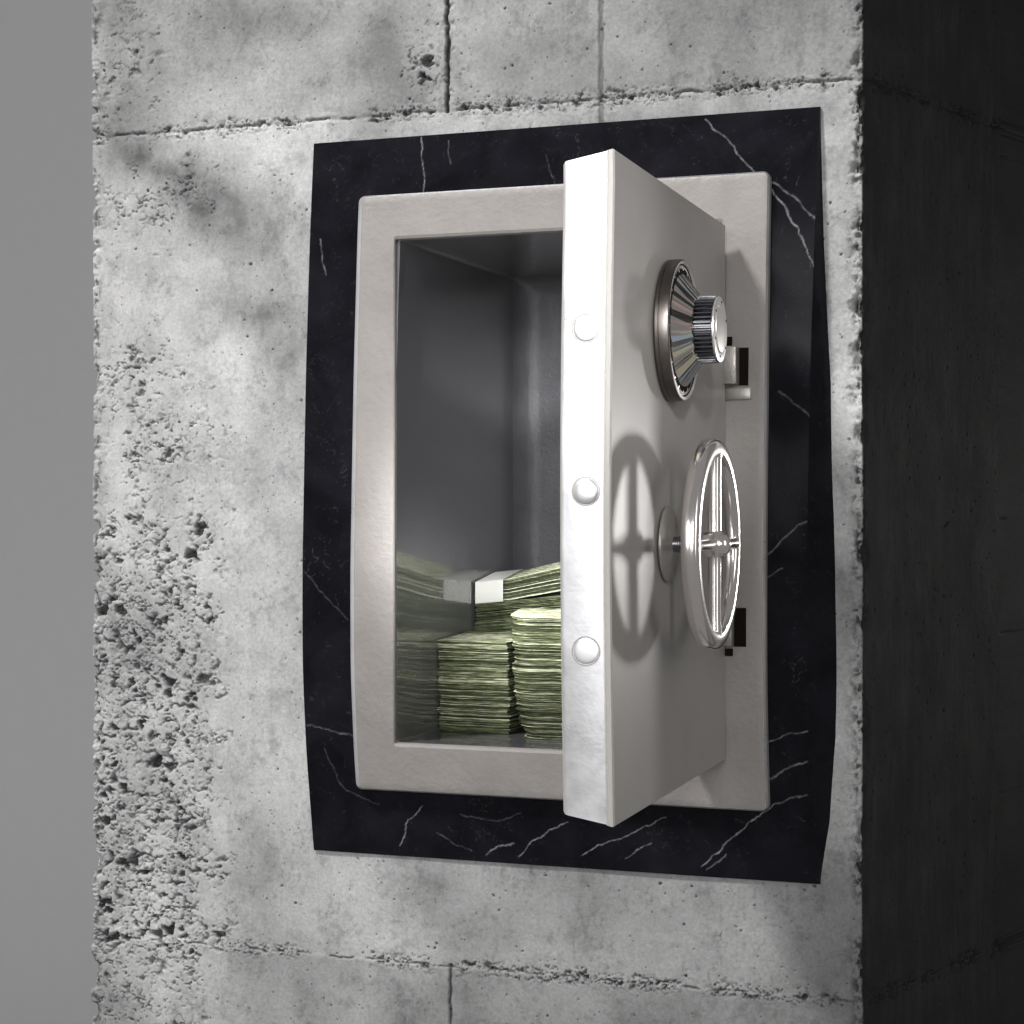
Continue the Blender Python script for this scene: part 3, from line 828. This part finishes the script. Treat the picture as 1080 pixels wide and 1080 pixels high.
# ------------------------------------------------------------------ banknotes in the safe
zFloor = zOb+.0006
def floorpt(px, py):
    """line of sight to the cavity floor, wall coordinates"""
    r = ray(px, py); t = zFloor/r.z; P = r*t
    d = P-Vector((0, 2.0, 0)); return d.dot(ux), d.dot(vy)
def pile(name, label, s, y, yaw, Wd, Dp, Ht, n, lean, seed, group, wavy=1.0, mu=.40, jit=.0009, z0=None, tilt=0, cut=.0006, roll=0):
    rnd = random.Random(seed)
    root_loc = (s, y, zFloor if z0 is None else z0)
    bm = bmesh.new(); tl = bm.verts.layers.float.new('tone')
    th = Ht/n; NS = 26; ND = 10
    c, sn = math.cos(yaw), math.sin(yaw)
    bundle = 0; tb = 0
    for k in range(n):
        zc = th*k
        if k % 13 == 0: bx = rnd.uniform(-.0014, .0014); by = rnd.uniform(-.0014, .0014)
        ox = rnd.gauss(0, jit)+bx; oy = rnd.gauss(0, jit*.75)+by
        lx, ly = lean(k/n)
        rot = rnd.gauss(0, .004)
        tone = min(1, max(0, rnd.gauss(mu, .20)))
        if rnd.random() < .22: tone = .02
        if rnd.random() < .12: tone = min(.95, mu*2)
        if k == n-1: tone = min(1.0, mu*2.2)
        ph = rnd.uniform(0, 100); ph2 = rnd.uniform(0, 100)
        amp = .00035*wavy
        pts = []
        for i in range(NS+1): pts.append((max(Wd*i/NS, cut), 0))
        for i in range(1, ND+1): pts.append((Wd, Dp*i/ND))
        for i in range(1, NS+1): pts.append((Wd*(1-i/NS), Dp))
        for i in range(1, ND-1): pts.append((0, cut+(Dp-cut)*(1-i/(ND-1))))
        pts.append((cut*.12, cut*.55)); pts.append((cut*.5, cut*.15))
        lo, up = [], []
        t_ = th*rnd.choice((.35, .55, .74, .86, .96))
        for (a, b) in pts:
            jx = ox+lx+(math.sin(b*210+ph)*.5+math.sin(b*530+ph2)*.5)*amp*(1 if a in (0, Wd) else 0)
            jy = oy+ly+(math.sin(a*190+ph)*.5+math.sin(a*610+ph2)*.6)*amp*(1 if b in (0, Dp) else 0)
            a2 = a+jx; b2 = b+jy
            xx = a2*c-b2*sn-rot*b2; yy = a2*sn+b2*c+rot*a2
            wz = zc+(math.sin(a*70+k*.05)*.5+math.sin(a*150+ph*.02))*.00022*min(1, k/6)*wavy+tilt*a*(k/n)**2+roll*b*(k/n)**4
            for lst, dz in ((lo, 0), (up, t_)):
                v = bm.verts.new((xx, yy, wz+dz)); v[tl] = tone; lst.append(v)
        m = len(pts)
        for i in range(m):
            j = (i+1) % m; bm.faces.new((lo[i], lo[j], up[j], up[i]))
        bm.faces.new(up)
        if k == 0: bm.faces.new(lo[::-1])
    o = from_bm(name, bm, M['paper'])
    o.location = l2w(*root_loc); o.rotation_euler = (0, 0, -AL)
    tag(o, label, 'banknotes', group)
    return o
GRP = 'stacks of banknotes in the safe'
# left stack against the left wall
fs, fy = floorpt(460, 771)
zl_top = toL(500, 675, fy)[2]
Wl = toL(536, 700, fy)[0]-fs
pile('banknote_stack', 'lower left stack of green banknotes against the glossy side wall of the safe', max(fs-.004, sOl+.0018), fy, math.radians(-1.0), Wl-.002, .062, zl_top-zFloor, 132, lambda k: (-.001*k, .0005*math.sin(6*k)), 11, GRP, roll=.05)
# right stack, taller, turned a little so its pale short side shows
rs, ry = floorpt(548, 779)
zr_top = toL(560, 651, ry)[2]
pile('banknote_stack', 'taller right stack of green banknotes, half hidden behind the safe door', rs, ry, math.radians(3.5), .150, .064, zr_top-zFloor, 170,
     lambda k: (-.006*sst(0, .25, k)-.010*k, .0015*k), 23, GRP, jit=.0013, cut=.022, roll=.10)
# strapped bundle lying askew on top
def bundle():
    # depth where the left cavity wall passes line of sight x=500
    r = ray(501, 620); k = 2.0
    # solve for wall y with s = sOl
    lo_, hi_ = 0.0, .34
    for _ in range(40):
        m_ = (lo_+hi_)/2
        if toL(501, 620, m_)[0] < sOl+.003: lo_ = m_
        else: hi_ = m_
        # s grows as depth falls
    cand = [(abs(toL(501, 620, q)[0]-(sOl+.0015)), q) for q in np.linspace(0, .34, 341)]
    yb = min(cand)[1]
    def top(px):      # top front edge in the photo
        return float(np.interp(px, [500, 540, 592, 640, 700], [614.5, 611, 600, 591, 583]))
    s0, _, z0 = toL(501, top(501), yb)
    rnd = random.Random(5)
    NL = 24; TH = .0245; Ln = .156; Dp = .062
    org2 = Vector((s0, yb, z0-TH))
    ob = bpy.data.objects.new('banknote_bundle', None); C.objects.link(ob)
    ob.location = l2w(*org2); ob.rotation_euler = (0, 0, -AL)
    tag(ob, 'loose bundle of banknotes with a white paper strap, leaning on top of the stacks', 'banknotes')
    zb0 = z0-TH-.001
    pile('banknote_stack', 'shade-darkened back stack of banknotes directly under the strapped end of the loose bundle', sOl+.002, yb-.004, 0, .158, .064, zb0-zFloor, 110, lambda k: (0, .001*k), 31, GRP, mu=.16, tilt=.12)  # low mu: shade put into the note tone
    pile('banknote_stack', 'shade-darkened middle stack of banknotes between the lower left stack and the back stack', sOl+.002, fy+.069, 0, .156, .060, zl_top-zFloor+.004, 96, lambda k: (.001*k, 0), 37, GRP, mu=.18)  # notes darkened by mu to imitate shade
    def prof(a):      # height of top surface above org2 along the length
        px = 501+a*925
        zz = toL(px, top(px), yb)[2]
        return zz-org2.z
    bm = bmesh.new(); tl = bm.verts.layers.float.new('tone')
    NS = 30
    for k in range(NL):
        tone = (.9 if k == NL-1 else rnd.choice((.0, .15, .3, .5, .9)))
        fr = k/NL
        sx = rnd.gauss(0, .0008); dy = rnd.gauss(0, .0009)
        rows = []
        for i in range(NS+1):
            a = Ln*i/NS
            fan = 1+.12*sst(.03, .12, a)
            squeeze = 1-.10*math.exp(-((a-.018)/.012)**2)
            zt = prof(a)-TH*squeeze*fan*(1-(k+1)/NL)
            tq = TH/NL*.62
            row = []
            for (b, dz) in ((0, 0), (Dp, .0095), (Dp, .0095-tq), (0, -tq)):
                v = bm.verts.new((a+sx, b+dy+math.sin(a*160+k)*.0003, zt+dz)); v[tl] = tone; row.append(v)
            rows.append(row)
        for p, q in zip(rows[:-1], rows[1:]):
            for i in range(4):
                j = (i+1) % 4; bm.faces.new((p[i], p[j], q[j], q[i]))
        bm.faces.new(rows[0]); bm.faces.new(rows[-1])
    from_bm('notes', bm, M['paper'], ob)
    bm = bmesh.new(); rows = []
    for i in range(13):
        a = .0015+.0345*i/12
        zt = prof(a)+.0007; zb = prof(a)-TH*1.0-.0006
        rows.append([bm.verts.new(p) for p in ((a, -.0032, zt-.001), (a, -.0024, zt), (a, Dp+.002, zt+.0097), (a, Dp+.002, zb+.0097), (a, -.0024, zb), (a, -.0032, zb+.001))])
    for p, q in zip(rows[:-1], rows[1:]):
        for i in range(6):
            j = (i+1) % 6; bm.faces.new((p[i], p[j], q[j], q[i]))
    from_bm('strap', bm, M['strap'], ob, True, 60)
bundle()
